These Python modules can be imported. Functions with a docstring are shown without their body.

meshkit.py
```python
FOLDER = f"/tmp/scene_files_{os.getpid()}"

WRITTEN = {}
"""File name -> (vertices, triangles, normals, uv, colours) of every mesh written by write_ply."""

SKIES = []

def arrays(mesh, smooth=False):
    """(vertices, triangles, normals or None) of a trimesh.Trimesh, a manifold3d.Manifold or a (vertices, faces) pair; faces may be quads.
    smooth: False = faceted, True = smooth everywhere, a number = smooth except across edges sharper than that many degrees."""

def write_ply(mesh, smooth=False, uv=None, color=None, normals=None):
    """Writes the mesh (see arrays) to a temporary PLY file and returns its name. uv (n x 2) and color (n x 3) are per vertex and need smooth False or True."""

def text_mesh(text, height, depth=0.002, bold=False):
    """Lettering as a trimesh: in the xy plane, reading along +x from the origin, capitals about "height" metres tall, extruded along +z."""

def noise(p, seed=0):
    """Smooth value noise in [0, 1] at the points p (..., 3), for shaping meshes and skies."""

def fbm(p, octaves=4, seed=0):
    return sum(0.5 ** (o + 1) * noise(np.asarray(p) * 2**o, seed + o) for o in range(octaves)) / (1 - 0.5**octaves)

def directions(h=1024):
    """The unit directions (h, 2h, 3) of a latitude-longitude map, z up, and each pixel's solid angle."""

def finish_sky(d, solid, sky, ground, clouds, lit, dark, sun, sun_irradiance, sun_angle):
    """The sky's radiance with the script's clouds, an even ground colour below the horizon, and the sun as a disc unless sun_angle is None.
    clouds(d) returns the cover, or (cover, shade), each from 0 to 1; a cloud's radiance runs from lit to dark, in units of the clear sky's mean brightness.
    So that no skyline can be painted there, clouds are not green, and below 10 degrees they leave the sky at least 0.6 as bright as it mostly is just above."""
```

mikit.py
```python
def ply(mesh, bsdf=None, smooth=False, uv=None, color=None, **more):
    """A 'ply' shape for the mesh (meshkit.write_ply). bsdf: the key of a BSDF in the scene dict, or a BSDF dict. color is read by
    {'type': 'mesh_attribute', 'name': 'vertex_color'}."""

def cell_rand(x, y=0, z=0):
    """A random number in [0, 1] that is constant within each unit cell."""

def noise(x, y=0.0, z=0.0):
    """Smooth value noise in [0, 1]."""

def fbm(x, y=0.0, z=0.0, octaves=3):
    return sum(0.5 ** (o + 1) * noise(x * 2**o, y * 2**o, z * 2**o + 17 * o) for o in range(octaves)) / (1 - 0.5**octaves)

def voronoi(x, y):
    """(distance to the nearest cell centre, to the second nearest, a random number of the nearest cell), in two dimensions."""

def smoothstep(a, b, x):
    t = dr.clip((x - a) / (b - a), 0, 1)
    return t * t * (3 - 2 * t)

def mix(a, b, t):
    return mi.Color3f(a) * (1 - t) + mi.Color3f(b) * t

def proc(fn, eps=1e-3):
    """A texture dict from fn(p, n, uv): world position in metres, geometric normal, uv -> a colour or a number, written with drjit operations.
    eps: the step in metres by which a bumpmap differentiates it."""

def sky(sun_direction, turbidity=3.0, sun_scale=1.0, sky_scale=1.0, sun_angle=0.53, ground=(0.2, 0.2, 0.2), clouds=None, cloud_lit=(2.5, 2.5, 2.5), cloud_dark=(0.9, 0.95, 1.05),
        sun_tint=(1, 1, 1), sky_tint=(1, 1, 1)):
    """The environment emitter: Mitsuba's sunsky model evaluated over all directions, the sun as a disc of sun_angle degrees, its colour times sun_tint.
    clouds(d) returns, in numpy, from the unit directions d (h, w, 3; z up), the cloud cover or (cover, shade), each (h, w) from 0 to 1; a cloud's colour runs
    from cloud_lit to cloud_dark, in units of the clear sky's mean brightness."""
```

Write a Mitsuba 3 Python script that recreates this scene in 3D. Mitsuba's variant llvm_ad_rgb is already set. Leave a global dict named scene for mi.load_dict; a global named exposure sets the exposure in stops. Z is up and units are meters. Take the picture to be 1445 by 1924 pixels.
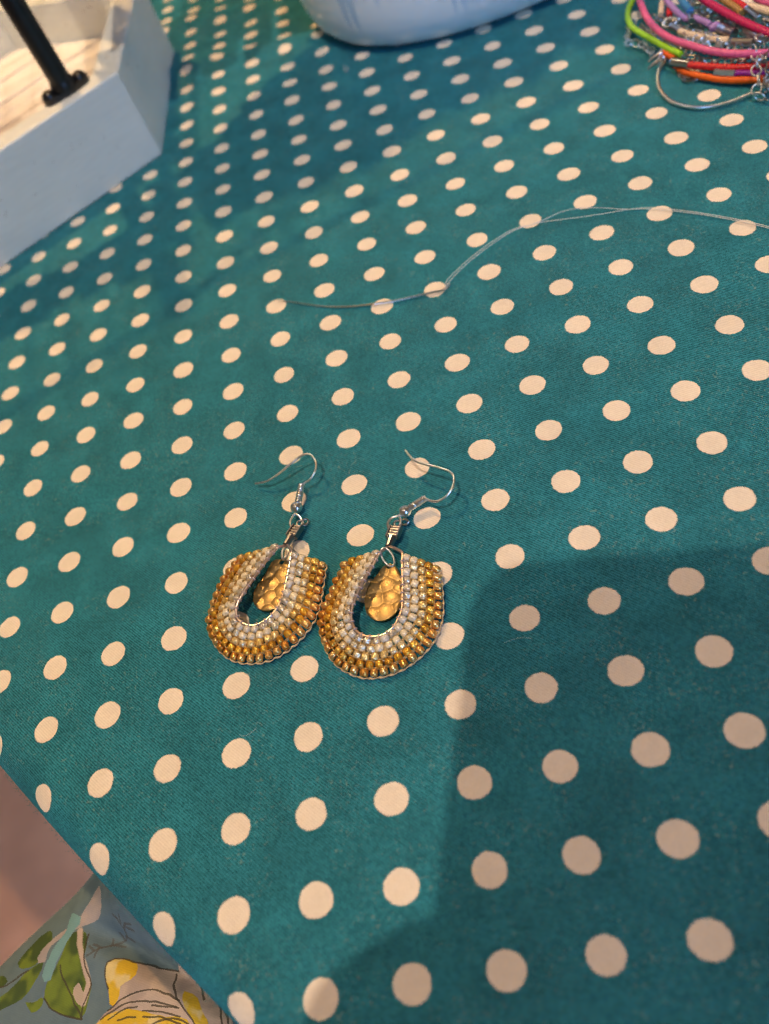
import math, random
import numpy as np, trimesh, mitsuba as mi, drjit as dr, mikit, shapely
from shapely.geometry import Polygon, Point
from scipy.interpolate import RBFInterpolator
from scipy.spatial import Delaunay
from mikit import proc, noise, fbm, voronoi, cell_rand, smoothstep, mix
T = mi.ScalarTransform4f
random.seed(7); rng = np.random.default_rng(7)
scene, labels = {}, {}

# ---------------------------------------------------------------- camera, lamps, exposure
# The camera was solved from the photograph's polka-dot lattice (dots 15 mm apart). Geometry below is in millimetres, scaled to metres on output.
CAM = np.array([0.01945, -0.098706, 0.139191])
RC = np.array([[0.89403495, -0.34700599, -0.28335198], [-0.44799721, -0.69249422, -0.56546463], [0.0, 0.63248605, -0.77457175]])  # right, down, forward
FPX, CX, CY = 1500.0, 722.5, 962.0
scene['camera'] = {'type': 'thinlens', 'fov': math.degrees(2 * math.atan(722.5 / FPX)), 'fov_axis': 'x', 'near_clip': 0.01, 'far_clip': 20.0,
                   'aperture_radius': 0.0011, 'focus_distance': 0.176,
                   'to_world': T().look_at(origin=CAM.tolist(), target=(CAM + RC[2]).tolist(), up=(-RC[1]).tolist())}
exposure = 0.1
LAMP_A = (-0.085, -0.298, 1.15)     # ceiling bulb a little behind the photographer: throws the phone's shadow
LAMP_B = (-0.03, 0.49, 0.82)      # warm bulb beyond the table
LA, LB = 11200.0, 6000.0
WIN = 3.4
scene['room_glow'] = {'type': 'constant', 'radiance': {'type': 'rgb', 'value': [0.105, 0.082, 0.064]}}


def lamp(name, pos, r, rgb, label):
    scene[name] = {'type': 'sphere', 'center': list(pos), 'radius': r, 'emitter': {'type': 'area', 'radiance': {'type': 'rgb', 'value': list(rgb)}},
                   'bsdf': {'type': 'diffuse', 'reflectance': {'type': 'rgb', 'value': [0.8, 0.8, 0.8]}}}
    labels[name] = {'label': label, 'category': 'light bulb'}


lamp('ceiling_bulb', LAMP_A, 0.008, [LA * 1.0, LA * .79, LA * .60], 'warm bulb high above the near edge of the table')
lamp('ceiling_bulb_001', LAMP_B, 0.0085, [LB * 1.0, LB * .60, LB * .25], 'warm bulb beyond the far side of the table')
lamp('ceiling_bulb_002', (-1.1, 0.30, 1.5), 0.09, [16, 12, 8.5], 'warm globe high on the left side of the table')
lamp('ceiling_bulb_003', (1.15, 0.75, 1.25), 0.05, [90, 62, 37], 'warm globe high on the right side of the table')
scene['window_light'] = {'type': 'rectangle', 'to_world': T().look_at(origin=[0.42, -2.0, 0.85], target=[0, 0.1, 0.0], up=[0, 0, 1]) @ T().scale([0.6, 0.75, 1]),
                         'emitter': {'type': 'area', 'radiance': {'type': 'rgb', 'value': [WIN * .31, WIN * .67, WIN * 1.38]}}}
labels['window_light'] = {'label': 'cool daylight window behind the photographer', 'category': 'window'}


# ---------------------------------------------------------------- helpers
def at(x, y, z=0.0):
    """World point (mm) at height z (mm) seen at photo pixel x, y."""
    d = (x - CX) / FPX * RC[0] + (y - CY) / FPX * RC[1] + RC[2]
    c = CAM * 1000
    return c + d * (z - c[2]) / d[2]


def path(pts, z):
    """[(px, py)] with one height or a list of heights -> points in mm."""
    zs = [z] * len(pts) if np.isscalar(z) else z
    return np.array([at(p[0], p[1], h) for p, h in zip(pts, zs)])


def smooth_curve(P, n=None, step=None, closed=False):
    """Centripetal Catmull-Rom through P, resampled evenly."""
    P = np.asarray(P, float)
    if len(P) == 2:
        P = np.vstack([P[0], P.mean(0), P[1]])
    Q = np.vstack([P[-1], P, P[0], P[1]]) if closed else np.vstack([2 * P[0] - P[1], P, 2 * P[-1] - P[-2]])
    out = []
    for i in range(1, len(Q) - 2):
        p0, p1, p2, p3 = Q[i - 1:i + 3]
        t = np.linspace(0, 1, 16, endpoint=False)[:, None]
        k0, k1, k2 = (max(np.linalg.norm(b - a), 1e-9) ** .5 for a, b in ((p0, p1), (p1, p2), (p2, p3)))
        m1 = ((p1 - p0) / k0 - (p2 - p0) / (k0 + k1) + (p2 - p1) / k1) * k1
        m2 = ((p2 - p1) / k1 - (p3 - p1) / (k1 + k2) + (p3 - p2) / k2) * k1
        out.append((2 * t**3 - 3 * t**2 + 1) * p1 + (t**3 - 2 * t**2 + t) * m1 + (-2 * t**3 + 3 * t**2) * p2 + (t**3 - t**2) * m2)
    C = np.vstack(out + [Q[-2][None]])
    s = np.r_[0, np.cumsum(np.linalg.norm(np.diff(C, axis=0), axis=1))]
    n = n or max(3, int(s[-1] / step) + 1)
    u = np.linspace(0, s[-1], n, endpoint=not closed)
    return np.c_[[np.interp(u, s, C[:, k]) for k in range(3)]].T


def frames(C, closed=False):
    t = np.gradient(C, axis=0) if not closed else np.roll(C, -1, 0) - np.roll(C, 1, 0)
    t /= np.linalg.norm(t, axis=1, keepdims=True) + 1e-12
    a = np.cross(t[0], [0, 0, 1.0] if abs(t[0][2]) < .9 else [1.0, 0, 0])
    N = []
    for k in range(len(C)):
        a = a - t[k] * (a @ t[k])
        a /= np.linalg.norm(a)
        N.append(a)
    N = np.array(N)
    return t, N, np.cross(t, N)


def tube(C, r, sides=10, closed=False, bump=None):
    """Round tube along C (mm); r a number or one per point; bump(i, angle) scales the radius."""
    C = np.asarray(C, float)
    t, N, Bn = frames(C, closed)
    n = len(C)
    r = np.broadcast_to(r, (n,)).astype(float)
    ang = np.arange(sides) * 2 * np.pi / sides
    R = r[:, None] * (bump(np.arange(n)[:, None], ang[None]) if bump else np.ones((n, sides)))
    V = C[:, None] + R[..., None] * (np.cos(ang)[None, :, None] * N[:, None] + np.sin(ang)[None, :, None] * Bn[:, None])
    V = V.reshape(-1, 3)
    i, j = np.meshgrid(np.arange(n if closed else n - 1), np.arange(sides), indexing='ij')
    a, b = i * sides + j, i * sides + (j + 1) % sides
    c, d = ((i + 1) % n) * sides + (j + 1) % sides, ((i + 1) % n) * sides + j
    F = np.concatenate([np.stack([a, b, c], -1).reshape(-1, 3), np.stack([a, c, d], -1).reshape(-1, 3)])
    if not closed:
        V = np.vstack([V, C[0], C[-1]])
        k = np.arange(sides)
        F = np.vstack([F, np.c_[(k + 1) % sides, k, k * 0 + n * sides], np.c_[(n - 1) * sides + k, (n - 1) * sides + (k + 1) % sides, k * 0 + n * sides + 1]])
    m = trimesh.Trimesh(V, F, process=False)
    if m.volume < 0:
        m.invert()
    return m


def torus(center, R, r, normal, n=28, sides=8, squash=1.0, along=None):
    normal = np.asarray(normal, float) / np.linalg.norm(normal)
    a = np.cross(normal, [0, 0, 1.0] if abs(normal[2]) < .9 else [1.0, 0, 0]) if along is None else np.asarray(along, float) - normal * (np.asarray(along, float) @ normal)
    a /= np.linalg.norm(a)
    b = np.cross(normal, a)
    th = np.arange(n) * 2 * np.pi / n
    return tube(np.asarray(center) + R * (np.cos(th)[:, None] * a + squash * np.sin(th)[:, None] * b), r, sides, closed=True)


def lathe(profile, sides=16):
    """[(radius, z)] closed profile -> solid of revolution about z."""
    P = np.asarray(profile, float)
    n, k = len(P), np.arange(sides) * 2 * np.pi / sides
    V = np.stack([P[:, None, 0] * np.cos(k), P[:, None, 0] * np.sin(k), np.broadcast_to(P[:, None, 1], (n, sides))], -1).reshape(-1, 3)
    i, j = np.meshgrid(np.arange(n), np.arange(sides), indexing='ij')
    a, b = i * sides + j, i * sides + (j + 1) % sides
    c, d = ((i + 1) % n) * sides + (j + 1) % sides, ((i + 1) % n) * sides + j
    m = trimesh.Trimesh(V, np.concatenate([np.stack([a, b, c], -1).reshape(-1, 3), np.stack([a, c, d], -1).reshape(-1, 3)]), process=False)
    m.merge_vertices(merge_tex=True)
    if m.volume < 0:
        m.invert()
    return m


def bar(p, q, w, h, up=(0, 0, 1)):
    """Box from p to q, w wide, h high (mm)."""
    p, q = np.asarray(p, float), np.asarray(q, float)
    x = q - p
    L = np.linalg.norm(x)
    x /= L
    y = np.cross(up, x)
    y /= np.linalg.norm(y)
    m = trimesh.creation.box([L, w, h])
    M = np.eye(4)
    M[:3, 0], M[:3, 1], M[:3, 2], M[:3, 3] = x, y, np.cross(x, y), (p + q) / 2
    m.apply_transform(M)
    return m


def cat(*ms):
    return trimesh.util.concatenate([m for m in ms])


def prism(outline, z0, z1, bevel=0.0):
    """Extruded polygon; with a bevel on the upper edge."""
    g = Polygon(outline).buffer(0)
    m = trimesh.creation.extrude_polygon(g, z1 - z0, engine='earcut')
    m.apply_translation([0, 0, z0])
    return m


used = {}


def key_of(name, parent=None):
    base = (parent + '__' if parent else '') + name
    k = used.get(base, -1) + 1
    used[base] = k
    return base if k == 0 else f'{base}_{k:03d}'


def put(name, mesh, mat, parent=None, smooth=40, uv=None):
    """One scene entry from a mesh in mm."""
    k = key_of(name, parent)
    if isinstance(mesh, tuple):
        mesh = trimesh.Trimesh(mesh[0], mesh[1], process=False)
    m = mesh.copy()
    m.apply_scale(0.001)
    scene[k] = mikit.ply(m, mat, smooth=smooth, uv=uv)
    return k


def tag(k, label, category=None, group=None, kind=None):
    labels[k] = {a: b for a, b in (('label', label), ('category', category), ('group', group), ('kind', kind)) if b}
    return k


def thing(name, label, category, group=None):
    return tag(key_of(name), label, category, group)


def rgb(*c):
    return {'type': 'rgb', 'value': list(c)}


def material(name, **kw):
    scene[name] = {'type': 'twosided', 'bsdf': {'type': 'principled', **kw}}
    return name


LATTICE = '''16.05,-34.56,2,6 12.32,-48.70,2,7 26.79,-52.78,3,7 41.51,-57.00,4,7 56.40,-60.99,5,7 8.55,-62.59,2,8 23.09,-66.86,3,8 37.63,-70.93,4,8 -5.99,-58.78,1,8 -9.63,-72.39,1,9 4.73,-76.56,2,9 19.33,-80.57,3,9 33.96,-84.73,4,9 -66.77,2.96,-4,5 -52.54,-0.75,-3,5 -38.30,-4.90,-2,5 -41.88,-18.78,-2,6 -27.59,-22.68,-1,6 -13.08,-26.39,0,6 -45.54,-32.91,-2,7 -31.22,-36.60,-1,7 -16.93,-40.57,0,7 -35.15,-50.56,-1,8 -20.51,-54.49,0,8 -24.31,-68.53,0,9 52.58,47.74,3,0 37.77,51.64,2,0 78.97,26.06,5,1 64.19,29.36,4,1 90.30,7.53,6,2 49.23,33.25,3,1 34.38,36.88,2,1 60.70,14.90,4,2 75.65,11.20,5,2 45.65,18.49,3,2 86.57,-7.69,6,3 71.83,-3.66,5,3 56.94,0.13,4,3 42.15,4.18,3,3 82.71,-22.21,6,4 67.91,-18.46,5,4 53.20,-14.25,4,4 38.29,-10.40,3,4 64.11,-32.73,5,5 49.28,-28.72,4,5 34.56,-24.47,3,5 60.34,-46.89,5,6 19.85,-20.57,2,5 45.36,-42.87,4,6 -65.37,139.80,-6,-4 -51.08,136.09,-5,-4 -25.65,114.72,-3,-3 -40.21,118.31,-4,-3 -54.31,121.97,-5,-3 0.28,92.28,-1,-2 -14.18,96.09,-2,-2 -29.11,99.98,-3,-2 -2.85,77.26,-1,-1 8.43,59.17,0,0 19.70,40.84,1,1 -17.58,81.02,-2,-1 -32.05,85.40,-3,-1 -46.55,89.18,-4,-1 -6.29,62.50,-1,0 -20.75,66.62,-2,0 -35.40,70.50,-3,0 -49.95,74.82,-4,0 -64.17,78.69,-5,0 15.92,26.51,1,2 -9.57,48.42,-1,1 -24.07,52.20,-2,1 -38.70,56.43,-3,1 -53.22,60.36,-4,1 -67.49,64.09,-5,1 -13.18,34.03,-1,2 -27.71,38.16,-2,2 -42.13,42.36,-3,2 -56.55,46.17,-4,2 -70.91,49.63,-5,2 -31.16,24.04,-2,3 -45.54,28.12,-3,3 -60.04,31.74,-4,3 -34.68,9.65,-2,4 -49.11,13.45,-3,4 -63.26,17.42,-4,4 -73.75,35.21,-5,3 117.53,127.42,6,-6 114.41,112.06,6,-5 111.27,97.39,6,-4 108.13,82.38,6,-3 104.66,67.42,6,-2 101.09,52.13,6,-1 97.56,37.28,6,0 116.02,48.65,7,-1 112.49,33.68,7,0 108.98,18.74,7,1 123.06,78.89,7,-3 126.39,93.50,7,-4 129.46,108.58,7,-5 132.52,123.52,7,-6 135.67,138.69,7,-7 138.51,153.69,7,-8 156.13,85.84,9,-4 141.23,89.85,8,-4 134.51,60.11,8,-2 138.00,74.82,8,-3 77.48,88.78,4,-3 80.94,104.18,4,-4 84.08,118.76,4,-5 87.67,133.90,4,-6 90.64,149.29,4,-7 89.14,70.63,5,-2 74.07,73.95,4,-2 85.98,55.55,5,-1 70.71,58.76,4,-1 62.59,92.69,3,-3 65.80,107.58,3,-4 12.91,152.22,-1,-6 9.61,137.26,-1,-5 6.60,122.47,-1,-4 3.47,107.37,-1,-3 1.48,170.66,-2,-7 -1.73,155.85,-2,-6 -4.67,140.92,-2,-5 -7.82,125.94,-2,-4 4.88,184.86,-2,-8 27.58,148.58,0,-6 24.24,133.45,0,-5 21.02,118.67,0,-4 18.10,103.68,0,-3 -58.92,168.87,-6,-6 -55.82,183.56,-6,-7 -47.84,150.96,-5,-5 21.40,256.74,-2,-13 53.86,325.39,-1,-18'''
# ---------------------------------------------------------------- materials
DOT_R = 0.2


def cloth_colour(p, n, uv):
    u, v = uv.x, uv.y
    x, y = p.x * 1000, p.y * 1000
    wob = (noise(u * 5.0, v * 5.0) - .5) * .010 + (noise(u * 30.0, v * 30.0) - .5) * .012
    du, dv = u - dr.round(u), v - dr.round(v)
    lu, lv = dr.round(u), dr.round(v)
    rr = DOT_R * (1 + (cell_rand(lu, lv, 5) - .5) * .05)
    d = dr.sqrt(du * du * (1 + (cell_rand(lu, lv, 6) - .5) * .12) + dv * dv) + wob
    dot = 1 - smoothstep(rr - .012, rr + .012, d)
    # knit: fine diagonal ribs and heather of lighter fibres
    w = (u - v) * .707
    rib = .5 + .5 * dr.sin(w * 2 * 3.14159 * 30 + 1.1 * noise(u * 6, v * 6))
    heather = noise((u + v) * 20, (u - v) * 42, 3.) * .5 + noise(u * 40, v * 40, 9.) * .5
    worn = fbm(u * 2.2, v * 2.2, 4., 4)
    teal = mix((.004, .074, .103), (.029, .225, .285), smoothstep(.2, .8, heather) * .4 + rib * .6)
    teal = teal * (.74 + .52 * worn)
    fleck = smoothstep(.80, .90, noise(u * 38, v * 38, 21.)) * smoothstep(.4, .7, noise(u * 3, v * 3, 8.))
    teal = mix(teal, (.20, .30, .26), fleck * .40)
    speck = smoothstep(.86, .93, noise(u * 70 + 3, v * 70, 31.)) * smoothstep(.45, .6, noise(u * 1.3, v * 1.3, 12.))
    teal = mix(teal, (.30, .36, .30), speck * .35)
    cream = mix((.67, .58, .46), (.81, .72, .59), heather * .5 + rib * .5) * (.93 + .14 * worn)
    return mix(teal, cream, dot)


def cloth_bump(p, n, uv):
    w = (uv.x - uv.y) * .707
    return .5 * dr.sin(w * 2 * 3.14159 * 30 + 1.3 * noise(uv.x * 6, uv.y * 6)) + noise(uv.x * 45, uv.y * 45)


scene['cloth_mat'] = {'type': 'twosided', 'bsdf': {'type': 'bumpmap', 'arbitrary': {**proc(cloth_bump, 2e-4)}, 'scale': 0.00009,
                      'bsdf': {'type': 'principled', 'base_color': proc(cloth_colour), 'roughness': .85, 'specular': .25, 'sheen': .35, 'sheen_tint': .6}}}


def white_paint(p, n, uv):
    x, y, z = p.x * 1000, p.y * 1000, p.z * 1000
    w = fbm(x * .05, y * .05, z * .08, 4)
    chip = smoothstep(.70, .78, fbm(x * .35, y * .35, z * .35, 3)) * smoothstep(.45, .6, noise(x * .04, y * .04, z * .04))
    return mix(mix((.60, .62, .57), (.75, .77, .71), fbm(x * .16, y * .16, z * .9, 4) * .5 + w * .5), (.42, .38, .32), chip * .45)


def washed_wood(p, n, uv):
    x, y = p.x * 1000, p.y * 1000
    g = fbm(x * .035 + 2, y * .45, 3., 4)
    g2 = noise(x * .012, y * .09, 5.)
    return mix((.66, .59, .51), (.86, .82, .76), smoothstep(.25, .7, g * .6 + g2 * .4))


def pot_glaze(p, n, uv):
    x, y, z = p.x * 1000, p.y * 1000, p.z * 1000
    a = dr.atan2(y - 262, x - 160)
    streak = noise(a * 16, 2.) * .75 + noise(a * 41, 7.) * .25
    low = 34 - 26 * smoothstep(.45, .85, streak)
    blue = smoothstep(.50, .72, streak) * smoothstep(low, low + 9, z)  # pale blue vertical streaks over the white, fading out towards the base
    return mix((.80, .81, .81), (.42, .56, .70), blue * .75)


def floor_colour(p, n, uv):
    x, y = p.x, p.y
    g = fbm(x * 2.2 + y * 1.1, y * 5 - x * 2, 2., 4)
    g = .65 * g + .35 * fbm(x * 14, y * 14, 5., 3)
    return mix((.58, .33, .24), (.94, .57, .42), smoothstep(.25, .75, g))


def brass(p, n, uv):
    x, y = p.x * 1000, p.y * 1000
    return mix((.36, .245, .10), (.50, .355, .16), fbm(x * .9, y * .9, 0., 3))


material('white_paint', base_color=proc(white_paint), roughness=.45, specular=.4)
material('washed_wood', base_color=proc(washed_wood), roughness=.7, specular=.3)
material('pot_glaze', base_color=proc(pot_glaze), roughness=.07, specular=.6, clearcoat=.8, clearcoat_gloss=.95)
material('floor_mat', base_color=proc(floor_colour), roughness=.55)
material('black_metal', base_color=rgb(.006, .006, .007), roughness=.32, specular=.5)
material('brass', base_color=proc(brass), metallic=.92, roughness=.43)
material('silver', base_color=rgb(.93, .89, .84), metallic=1.0, roughness=.24)
material('bright_silver', base_color=rgb(.90, .87, .83), metallic=1.0, roughness=.17)
material('dull_silver', base_color=rgb(.52, .47, .47), metallic=1.0, roughness=.24)
material('old_silver', base_color=rgb(.46, .43, .39), metallic=1.0, roughness=.2)
material('dark_silver', base_color=rgb(.25, .25, .28), metallic=1.0, roughness=.25)
material('rose_wire', base_color=rgb(.62, .49, .42), metallic=.9, roughness=.3)
material('edge_thread', base_color=rgb(.56, .41, .22), roughness=.55, sheen=.4)
material('row_thread', base_color=rgb(.55, .36, .13), roughness=.5)
material('wrap_thread', base_color=rgb(.42, .33, .31), roughness=.45)
material('nylon', base_color=rgb(.60, .60, .56), roughness=.22, specular=.7)
scene['clear_plastic'] = {'type': 'principled', 'base_color': rgb(.92, .94, .95), 'roughness': .06, 'spec_trans': .85, 'eta': 1.45}


def lining_bump(p, n, uv):
    """Uneven foil seen through the glass of the silver-lined beads."""
    x, y, z = p.x * 2400, p.y * 2400, p.z * 2400
    return noise(x, y, z) + .5 * noise(x * 2.1, y * 2.1, z * 2.1)


GLOSS = dict(clearcoat=1., clearcoat_gloss=.95)
BEADS = []
for row, kinds in enumerate([
        [dict(base_color=rgb(.94, .83, .66), roughness=.25, metallic=.85, **GLOSS), dict(base_color=rgb(.90, .80, .62), roughness=.24, spec_trans=.40, eta=1.5, **GLOSS), dict(base_color=rgb(.96, .90, .78), roughness=.24, spec_trans=.45, eta=1.5, **GLOSS)],
        [dict(base_color=rgb(.66, .57, .39), roughness=.26, specular=.9, **GLOSS), dict(base_color=rgb(.92, .80, .56), roughness=.24, spec_trans=.35, eta=1.5, **GLOSS), dict(base_color=rgb(.95, .85, .62), roughness=.26, metallic=.75, **GLOSS)],
        [dict(base_color=rgb(.96, .70, .29), roughness=.27, metallic=.7, **GLOSS), dict(base_color=rgb(.97, .80, .48), roughness=.26, metallic=.75, **GLOSS), dict(base_color=rgb(.72, .46, .13), roughness=.28, metallic=.65, **GLOSS)],
        [dict(base_color=rgb(.96, .50, .045), roughness=.26, metallic=.8, **GLOSS), dict(base_color=rgb(1., .62, .12), roughness=.25, metallic=.82, **GLOSS), dict(base_color=rgb(.62, .30, .025), roughness=.27, metallic=.75, **GLOSS)],
        [dict(base_color=rgb(.97, .52, .16), roughness=.26, metallic=.88), dict(base_color=rgb(1., .64, .25), roughness=.25, metallic=.9), dict(base_color=rgb(.80, .37, .08), roughness=.27, metallic=.85)]]):
    BEADS.append([])
    for i, kw in enumerate(kinds):
        k = f'bead_mat_{row}{i}'
        pr = {'type': 'principled', **kw}
        if row < 4 and kw.get('metallic'):
            pr = {'type': 'bumpmap', 'arbitrary': proc(lining_bump, 3e-5), 'scale': 0.00022, 'bsdf': pr}
        scene[k] = pr if 'spec_trans' in kw else {'type': 'twosided', 'bsdf': pr}
        BEADS[-1].append(k)


def cord_mat(name, c, braid=False):
    lo, hi = tuple(float(v) * .62 for v in c), tuple(min(float(v) * 1.25, .95) for v in c)

    def col(p, n, uv):
        x, y, z = p.x * 1000, p.y * 1000, p.z * 1000
        if braid:
            h = .5 + .25 * dr.sin(x * 4.2 + y * 5.1) + .25 * dr.sin(x * 4.6 - y * 3.9 + z * 4)
        else:
            h = fbm(x * 1.6, y * 1.6, z * 1.6, 3)
        return mix(lo, hi, h)
    return material('cord_' + name, base_color=proc(col), roughness=.42, specular=.45)


CORD = {n: cord_mat(n, c, b) for n, c, b in [('green', (.30, .62, .015), False), ('pink', (.66, .11, .27), False), ('red', (.55, .015, .02), True), ('orange', (.72, .11, .006), False),
        ('magenta', (.46, .008, .09), True), ('lavender', (.36, .22, .55), False), ('cream', (.68, .55, .40), False), ('blue', (.04, .22, .48), False), ('purple', (.22, .01, .26), True), ('tan', (.36, .20, .06), True), ('white', (.74, .68, .66), False)]}

# ---------------------------------------------------------------- floor and tablecloth
fl = trimesh.creation.box([7000, 7000, 20])
fl.apply_translation([0, 0, -740])
tag(put('floor', fl, 'floor_mat', smooth=False), 'blurred pinkish brown floor below the table edge', kind='structure')

lat = np.array([[float(v) for v in t.split(',')] for t in LATTICE.split()])
rbf = RBFInterpolator(lat[:, :2], lat[:, 2:], kernel='thin_plate_spline', smoothing=8.0, degree=1)
# the table edge, from the fabric's silhouette: it bends down over a 9 mm round there
EDGE_R = 9.0
ET = np.array([0.515, -0.857])
EN = np.array([-0.857, -0.515])
E0 = np.array([-59.5, -32.5]) - EN * (0.97 * EDGE_R - 1.6)


def edge_bow(a):
    """The silhouette is very slightly convex."""
    return -0.00035 * (a - 4) ** 2 * (np.abs(a) < 120) - 0.00035 * 116**2 * (np.abs(a) >= 120)


a_ = np.r_[np.arange(-700, -110, 10), np.arange(-110, 110, 2.0), np.arange(110, 480, 10)]
d_ = np.r_[np.arange(-620, -300, 10), np.arange(-300, -8, 3.0), np.arange(-8, 24, 1.2), np.arange(24, 120, 6)]
AA, DD = np.meshgrid(a_, d_, indexing='ij')
th = np.clip(DD / EDGE_R, 0, np.pi / 2)
out = np.where(DD < 0, DD, EDGE_R * np.sin(th)) + edge_bow(AA)
zz = np.where(DD < 0, 0, -EDGE_R * (1 - np.cos(th))) - np.where(DD > EDGE_R * np.pi / 2, DD - EDGE_R * np.pi / 2, 0)
flat2 = E0 + AA[..., None] * ET + (DD + edge_bow(AA))[..., None] * EN
xy = E0 + AA[..., None] * ET + out[..., None] * EN
# soft wrinkles beyond the tray's near corner
far = np.clip((flat2[..., 1] - 175) / 60, 0, 1) * np.clip((flat2[..., 0] + 0) / 20, 0, 1)
wr = meshkit_noise = __import__('meshkit').fbm(np.stack([flat2[..., 0] / 34 + 3, flat2[..., 1] / 46, flat2[..., 0] * 0], -1), 3, 5)
ridge = np.exp(-(((flat2[..., 1] - 268) + .55 * (flat2[..., 0] - 70)) / 7) ** 2) + .8 * np.exp(-(((flat2[..., 1] - 330) + .75 * (flat2[..., 0] - 60)) / 9) ** 2)
lift = far * ((wr - .45) * 5.5 + 2.2 * ridge)
tiny = __import__('meshkit').fbm(np.stack([flat2[..., 0] / 22, flat2[..., 1] / 22, flat2[..., 0] * 0 + 9], -1), 2, 8) - .5
zz = zz + np.maximum(lift, -.2) + tiny * .25
V = np.concatenate([xy, zz[..., None]], -1).reshape(-1, 3)
UV = rbf(flat2.reshape(-1, 2))
na, nd = len(a_), len(d_)
i, j = np.meshgrid(np.arange(na - 1), np.arange(nd - 1), indexing='ij')
q = (i * nd + j).ravel()
F = np.vstack([np.c_[q, q + nd, q + nd + 1], np.c_[q, q + nd + 1, q + 1]])
cl = trimesh.Trimesh(V, F, process=False)
if cl.face_normals[0][2] < 0:
    F = F[:, ::-1]
    cl = trimesh.Trimesh(V, F, process=False)
tag(put('tablecloth', cl, 'cloth_mat', smooth=True, uv=UV), 'teal knit tablecloth with cream polka dots covering the whole table', 'tablecloth')

# ---------------------------------------------------------------- floral fabric below the table edge (bottom left)
FZ = -52.0


def F2(*pts):
    return np.array([at(x, y, FZ)[:2] for x, y in pts])


def inside(poly):
    P = np.asarray(poly)

    def fn(x, y):
        odd = mi.Float(0)
        for (x0, y0), (x1, y1) in zip(P.tolist(), np.roll(P, -1, 0).tolist()):
            if abs(y1 - y0) < 1e-6:
                continue
            c = ((y0 > y) != (y1 > y)) & (x < (x1 - x0) * (y - y0) / (y1 - y0) + x0)
            odd = dr.select(c, 1 - odd, odd)
        return odd
    return fn


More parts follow.
